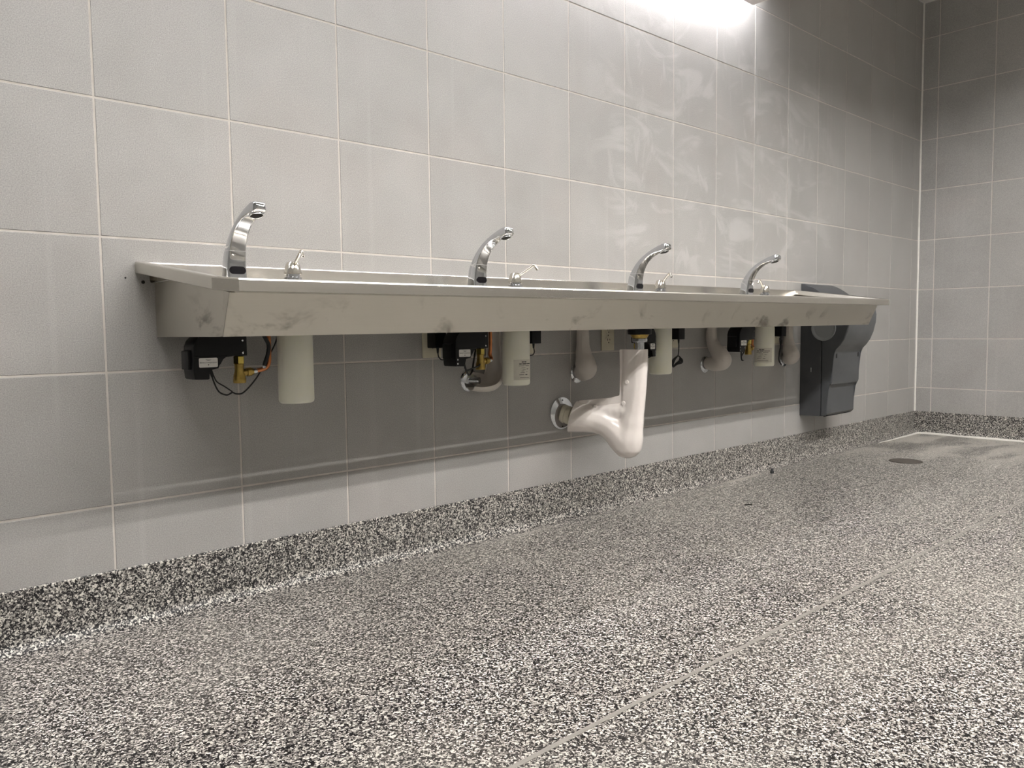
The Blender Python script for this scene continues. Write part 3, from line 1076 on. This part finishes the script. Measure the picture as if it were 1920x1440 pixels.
# ------------------------------------------------------------------ outlets and adapters
OX = [0.923, 1.330, 1.7505, 2.160, 2.990]
olabel = ['ivory wall outlet with a plugged adapter, behind the second valve box',
          'ivory wall outlet mostly hidden behind the labelled second soap bottle',
          'ivory duplex wall outlet with nothing plugged in, beside the trap cover',
          'ivory wall outlet with an adapter on a bundled cord, beside the third soap bottle',
          'ivory wall outlet with an adapter, behind the last white pipe cover']
alabel = {0: 'black plug adapter in the outlet behind the second valve box',
          1: 'black plug adapter with a short curled cord beside the labelled second soap bottle',
          3: 'black plug adapter with its cord tied in a bundle, beside the third soap bottle',
          4: 'black plug adapter with a long drooping cord, beside the last white pipe cover'}
for i, ox in enumerate(OX):
    o = empty('wall_outlet', (ox, 0, 0.660))
    tag(o, olabel[i], 'outlet', 'wall outlets under the trough')
    box('cover_plate', -0.035, 0.035, -0.0065, -0.0002, -0.0575, 0.0575, M_OUTLET, o, 0.003, 2)
    for dz in (-0.0195, 0.0195):
        poly = []
        for k in range(24):
            a = 2 * math.pi * k / 24
            poly.append((0.0172 * math.cos(a), dz + max(-0.0142, min(0.0142, 0.0172 * math.sin(a)))))
        rc = prism('receptacle', poly, 'y', -0.0085, -0.006, M_OUTLET, o, bev=0.0006, seg=1)
        for sx, hh in ((-0.0063, 0.008), (0.0063, 0.0066)):
            box('slot', sx - 0.0011, sx + 0.0011, -0.0088, -0.008, dz + 0.0035 - hh / 2, dz + 0.0035 + hh / 2, M_SLOT, rc)
        lathe('ground_hole', [(0.0024, 0), (0.0024, 0.0006), (0.001, 0.0007)], M_SLOT, rc, 12, (0, -0.0082, dz - 0.0075), (0, -1, 0))
    lathe('plate_screw', [(0.0028, 0), (0.0028, 0.0008), (0.001, 0.0012)], M_SATIN, o, 10, (0, -0.0065, 0), (0, -1, 0))
    if i in alabel:
        a = empty('plug_adapter', (ox, 0, 0.660))
        tag(a, alabel[i], 'adapter', 'plug adapters under the trough')
        x0, x1 = (-0.021, 0.021)
        zb = 0.6325 if i == 0 else 0.638
        box('adapter_body', x0, x1, -0.050, -0.0092, zb - 0.660, 0.046, M_BLACK, a, 0.003, 2)
        sweep('strain_relief', [(0, -0.034, zb - 0.658), (0, -0.034, zb - 0.676)], [0.0045, 0.0030], M_RUBBER, a, n=8)
        b0 = (0, -0.034, zb - 0.672)
        if i == 0:
            pth = [b0, (0.002, -0.036, -0.055), (0.012, -0.04, -0.064), (0.024, -0.044, -0.056), (0.034, -0.05, -0.038), (0.040, -0.06, 0.0), (0.042, -0.06, 0.035)]
            sweep('cord', catmull(pth, 6), 0.0019, M_RUBBER, a, n=8)
        elif i == 1:
            pth = [b0, (0.002, -0.034, -0.042), (0.001, -0.036, -0.052), (-0.010, -0.04, -0.060), (-0.03, -0.045, -0.062), (-0.06, -0.05, -0.07)]
            sweep('cord', catmull(pth, 6), 0.0019, M_RUBBER, a, n=8)
            sweep('cord_bundle', catmull([(-0.105, -0.055, -0.10), (-0.115, -0.05, -0.085), (-0.135, -0.05, -0.09), (-0.13, -0.05, -0.105), (-0.11, -0.05, -0.11)], 6), 0.005, M_RUBBER, a, n=8)
        elif i == 3:
            pth = [b0, (-0.001, -0.036, -0.05), (-0.006, -0.038, -0.075), (-0.012, -0.04, -0.088)]
            sweep('cord', catmull(pth, 6), 0.0021, M_RUBBER, a, n=8)
            c0 = Vector((-0.012, -0.04, -0.088))
            for q in range(4):
                off = q * 0.0035
                loop = [c0, c0 + Vector((0.012 + off * 0.8, -0.002 * q, -0.006 - off)), c0 + Vector((0.008 + off, -0.002 * q, -0.020 - off)), c0 + Vector((-0.012, -0.001 * q, -0.030 - off * 0.6)),
                        c0 + Vector((-0.034, 0, -0.042 - off * 0.3)), c0 + Vector((-0.022 - off, 0.001 * q, -0.018)), c0]
                sweep('cord_bundle', catmull(loop, 6), 0.0024, M_RUBBER, a, n=8)
        else:
            pth = [b0, (0.001, -0.036, -0.040), (-0.010, -0.04, -0.058), (-0.035, -0.05, -0.075), (-0.052, -0.055, -0.095), (-0.055, -0.055, -0.11)]
            sweep('cord', catmull(pth, 6), 0.0021, M_RUBBER, a, n=8)
            pth = [(0.0, -0.03, -0.03), (0.022, -0.02, -0.08), (0.012, -0.02, -0.11), (0.012, -0.02, -0.14), (0.035, -0.02, -0.16)]
            sweep('cord', catmull(pth, 6), 0.003, M_RUBBER, a, n=8)

# ------------------------------------------------------------------ drain pipe and the big trap cover
DP = Vector((1.63, -0.25, 0))
dd = Vector((-0.133, 0.25, 0)).normalized()
dn = Vector((dd.y, -dd.x, 0))          # points away from the camera


def L(s, z, off=0.0):
    return DP + dd * s + dn * off + Vector((0, 0, z))


drain = empty('drain_pipe', (DP.x, DP.y, 0.6))
tag(drain, 'chrome and brass drain tailpiece with white wall pipe and round steel flange', 'drain pipe')
D0 = (0, 0, -0.6)
lathe('rubber_washer', [(0.030, 0.663), (0.041, 0.665), (0.042, 0.680), (0.036, 0.6885)], M_BLACK, drain, 28, D0)
lathe('brass_ring', [(0.0245, 0.6515), (0.026, 0.653), (0.0315, 0.662), (0.0315, 0.664), (0.02, 0.6645)], M_BRASS, drain, 28, D0)
lathe('slip_nut', [(0.019, 0.637), (0.0245, 0.638), (0.0262, 0.6405), (0.0262, 0.649), (0.0245, 0.6515), (0.018, 0.652)], M_CHROME, drain, 12, D0, angle=20)
lathe('tailpiece', [(0.0158, 0.575), (0.0158, 0.640)], M_CHROME, drain, 28, D0)
E0 = Vector((1.497, 0, 0.385)) - Vector((DP.x, DP.y, 0.6))
fl = lathe('wall_flange', [(0.057, 0.0004), (0.0585, 0.002), (0.0575, 0.0048), (0.052, 0.0065), (0.040, 0.0095), (0.032, 0.012)], M_CHROME, drain, 36, E0, (0, -1, 0))
for sz in (-0.046, 0.046):
    lathe('flange_hole', [(0.0038, 0), (0.0038, 0.0008), (0.002, 0.001)], M_SLOT, fl, 10, E0 + Vector((0.0, -0.0072, sz)), (0, -1, 0))
ax = (L(0.25, 0.377) - Vector((1.497, 0, 0.385)))
lathe('white_pipe', [(0.0335, 0.004), (0.0335, 0.017), (0.0305, 0.0185), (0.0305, 0.024), (0.0325, 0.0245), (0.0325, 0.036), (0.028, 0.038), (0.028, 0.075)], M_PVC, drain, 28, E0, ax)

cover = empty('trap_cover', (DP.x, DP.y, 0.0))
tag(cover, 'large glossy white vinyl cover wrapped around the drain trap', 'trap cover')
bm = bmesh.new()
CTRL = [(0.003, 0.640, 0.0335), (0.004, 0.58, 0.0345), (0.008, 0.52, 0.036), (0.014, 0.46, 0.038), (0.022, 0.40, 0.0405), (0.032, 0.345, 0.047), (0.042, 0.295, 0.056), (0.0445, 0.284, 0.0545),
        (0.060, 0.300, 0.054), (0.085, 0.327, 0.050), (0.115, 0.350, 0.0475), (0.15, 0.364, 0.0495), (0.19, 0.372, 0.055), (0.23, 0.3745, 0.0585), (0.262, 0.375, 0.060)]
cp = catmull([(a, b_, 0) for a, b_, _ in CTRL], 5)
cr_ = lerp_list([c for _, _, c in CTRL], 5)
extra = []
for k in range(15):
    zz = 0.640 - k * 0.0165
    w = max(0.0, min(1.0, (zz - 0.40) / 0.10))
    for ss in (0.0, 0.011, 0.022, 0.032 - 0.05 * max(0, 0.5 - zz)):
        extra.append((ss + 0.0005 + 0.07 * max(0.0, 0.56 - zz), zz, 0.0305))
for k in range(6):
    extra.append((0.035 + k * 0.022, 0.402 - 0.003 * k, 0.034))
cp = list(cp) + [Vector((a, b_, 0)) for a, b_, _ in extra]
cr_ = list(cr_) + [c for _, _, c in extra]
for p, r in zip(cp, cr_):
    g = bmesh.ops.create_icosphere(bm, subdivisions=2, radius=r)
    for v in g['verts']:
        v.co = L(p.x, p.y) - DP + dd * v.co.x + dn * (v.co.y * 0.92) + Vector((0, 0, v.co.z))
me = bpy.data.meshes.new('tmp')
bm.to_mesh(me)
bm.free()
tmp = bpy.data.objects.new('tmp', me)
COL.objects.link(tmp)
md = tmp.modifiers.new('r', 'REMESH')
md.mode = 'VOXEL'
md.voxel_size = 0.0045
md2 = tmp.modifiers.new('s', 'SMOOTH')
md2.iterations = 14
md2.factor = 0.5
dg = bpy.context.evaluated_depsgraph_get()
dg.update()
em = bpy.data.meshes.new_from_object(tmp.evaluated_get(dg))
bpy.data.objects.remove(tmp)
bm = bmesh.new()
bm.from_mesh(em)
bpy.data.meshes.remove(em)
for co, no in ((L(0, 0.613) - DP, Vector((0, 0, 1))), (L(0.240, 0.37) - DP, (dd + Vector((0, 0, 0.28))).normalized())):
    gg = bmesh.ops.bisect_plane(bm, geom=bm.verts[:] + bm.edges[:] + bm.faces[:], plane_co=co, plane_no=no, clear_outer=True)
    eds = [e for e in gg['geom_cut'] if isinstance(e, bmesh.types.BMEdge)]
    bmesh.ops.holes_fill(bm, edges=eds)
from mathutils.bvhtree import BVHTree
bvh = BVHTree.FromBMesh(bm)
bm_obj('cover_shell', bm, M_WHITE, cover, smooth=True, angle=55)
poly = round_poly([(0.020, 0.6128), (0.068, 0.6128), (0.0665, 0.53), (0.067, 0.452), (0.10, 0.4445), (0.155, 0.4385), (0.214, 0.4325), (0.226, 0.405), (0.15, 0.385), (0.06, 0.38), (0.02, 0.44)], 0.004, 3)
for off, nm in ((-0.0105, 'closing_flange'), (-0.004, 'closing_flange')):
    prism(nm, poly, 'y', off - 0.0022, off + 0.0022, M_WHITE, cover, bev=0.0012, seg=2, frame=lambda u, v, w: L(u, v, w) - DP)
# stiffening bead along the flange
sweep('flange_bead', [L(0.052, zz, -0.0125) - DP for zz in (0.610, 0.56, 0.51, 0.47)], 0.0022, M_WHITE, cover, n=8)
for s_, z_, o_ in ((0.040, 0.501, -0.022), (0.052, 0.427, -0.024), (0.154, 0.413, -0.0165)):
    c = L(s_, z_, o_) - DP
    hit = bvh.ray_cast(L(s_, z_, -0.3) - DP, dn)
    if hit[0]:
        c = hit[0] - dn * 0.0005
    lathe('snap_rivet', [(0.0078, -0.006), (0.0078, 0.0015), (0.0065, 0.0035), (0.002, 0.0042)], M_WHITE, cover, 18, c, -dn)

# ------------------------------------------------------------------ paper towel dispenser
DX0, DX1 = 3.249, 3.555
disp = empty('towel_dispenser', (DX0, 0, 0))
tag(disp, 'tall smoky grey paper towel dispenser on the wall past the trough', 'towel dispenser')
W = DX1 - DX0
back_prof = [(-0.0005, 0.232), (-0.1095, 0.236), (-0.1095, 0.846), (-0.085, 0.8635), (-0.059, 0.8795), (-0.035, 0.8925), (-0.018, 0.898), (-0.0005, 0.8995)]
prism('back_housing', back_prof, 'x', 0.0, W, M_DISPB, disp, bev=0.004, seg=2, angle=30)
front_prof = [(-0.1115, 0.236), (-0.128, 0.237), (-0.138, 0.243), (-0.1435, 0.252), (-0.1440, 0.376), (-0.148, 0.386), (-0.163, 0.397), (-0.1675, 0.408), (-0.1680, 0.545), (-0.171, 0.556), (-0.185, 0.571),
              (-0.206, 0.592), (-0.224, 0.619), (-0.239, 0.655), (-0.2485, 0.70), (-0.251, 0.745), (-0.247, 0.782), (-0.236, 0.806), (-0.215, 0.822), (-0.18, 0.833), (-0.14, 0.841), (-0.1115, 0.8455)]
prism('front_cover', front_prof, 'x', 0.002, W - 0.002, M_DISP, disp, bev=0.007, seg=3, angle=30)
# shallow round thumb window on the side
wn = lathe('side_window', [(0.063, 0.0), (0.062, 0.0035), (0.058, 0.004), (0.052, 0.0015), (0.035, -0.004), (0.012, -0.006)], M_DISPW, disp, 36, (-0.0005, -0.121, 0.675), (-1, 0, 0))
for sx in (0.045, W - 0.020):
    pl = [(sx - 0.0045, 0.527), (sx + 0.0045, 0.527), (sx + 0.0045, 0.551), (sx - 0.0045, 0.551)]
    prism('lock_slot', round_poly(pl, 0.003, 2), 'y', -0.1692, -0.167, M_SLOT, disp)
prism('tear_bar', [(-0.118, 0.2345), (-0.137, 0.2405), (-0.137, 0.2375), (-0.118, 0.2315)], 'x', 0.02, W - 0.02, M_BLACK, disp)
# small rocker on the side
box('side_latch', -0.0012, 0.0, -0.062, -0.056, 0.455, 0.478, M_DISPW, disp, 0.0005, 1)

# ------------------------------------------------------------------ lamps
# wall-washer box over the trough: a white housing with its lamp strip recessed on the wall side
WLX0, WLX1, WLZ = -1.2, 2.545, 2.040
wl = empty('wall_light', (WLX0, 0, WLZ))
tag(wl, 'long white wall light valance above the trough, shining down the tiles', 'wall light')
LEN = WLX1 - WLX0
prism('valance', [(0, 0), (LEN, 0), (LEN + 0.20, 0.20), (0, 0.20)], 'y', -0.22, -0.13, M_FIXT, wl, bev=0.003)
box('top_cap', 0, LEN + 0.20, -0.13, -0.001, 0.178, 0.20, M_FIXT, wl)
box('end_cap', 0.0, 0.004, -0.13, -0.001, 0.001, 0.178, M_FIXT, wl)
box('lamp_strip', 0.02, LEN + 0.19, -0.10, -0.06, 0.170, 0.178, M_SLOTLAMP, wl)

lampl = ['white twin-tube ceiling strip light over the open floor, first in the row',
         'white twin-tube ceiling strip light second in the row',
         'white twin-tube ceiling strip light third in the row',
         'white twin-tube ceiling strip light closest to the tiled end wall']
for i, lx in enumerate((-0.90, 0.37, 1.64, 2.91)):
    c = empty('ceiling_light', (lx, -2.22, CEIL))
    tag(c, lampl[i], 'ceiling light', 'twin-tube ceiling lights')
    box('light_housing', 0, 1.22, -0.115, 0.115, -0.03, -0.0005, M_FIXT, c, 0.004, 2)
    for yy in (0.055, -0.055):  # side rails are added, out of view, to cut tube light off the upper walls
        box('added_baffle', 0.02, 1.20, yy - 0.052, yy - 0.048, -0.0545, -0.030, M_DARKGREY, c)
        box('added_baffle', 0.02, 1.20, yy + 0.048, yy + 0.052, -0.0545, -0.030, M_DARKGREY, c)
        tb = box('tube_lamp', 0.03, 1.19, yy - 0.0125, yy + 0.0125, -0.036, -0.030, M_TUBE, c)

# ------------------------------------------------------------------ small things on the floor
cc = lathe('cleanout_cover', [(0.072, 0.0), (0.078, 0.0008), (0.077, 0.0028), (0.070, 0.0034), (0.02, 0.0034)], M_COVER, None, 40, (0, 0, 0))
cc.location = (3.588, -0.396, 0.0)
tag(cc, 'round dull brown cleanout cover set in the floor near the corner', 'floor cover')
pg = lathe('rubber_plug', [(0.0065, 0.0), (0.0085, 0.001), (0.0088, 0.012), (0.0062, 0.014), (0.0062, 0.021), (0.0045, 0.0225)], M_DARKGREY, None, 14)
pg.location = (2.83, -0.085, 0.0)
tag(pg, 'tiny dark rubber plug lying by the base of the tiled wall', 'plug')
sl = sweep('cable_tie_scrap', [(0, 0, 0.0016), (0.010, -0.010, 0.0018), (0.021, -0.019, 0.0035)], 0.0017, M_BLACK, None, n=6)
sl.location = (2.15, -0.349, 0.0)
tag(sl, 'short black plastic scrap on the flake floor', 'scrap')
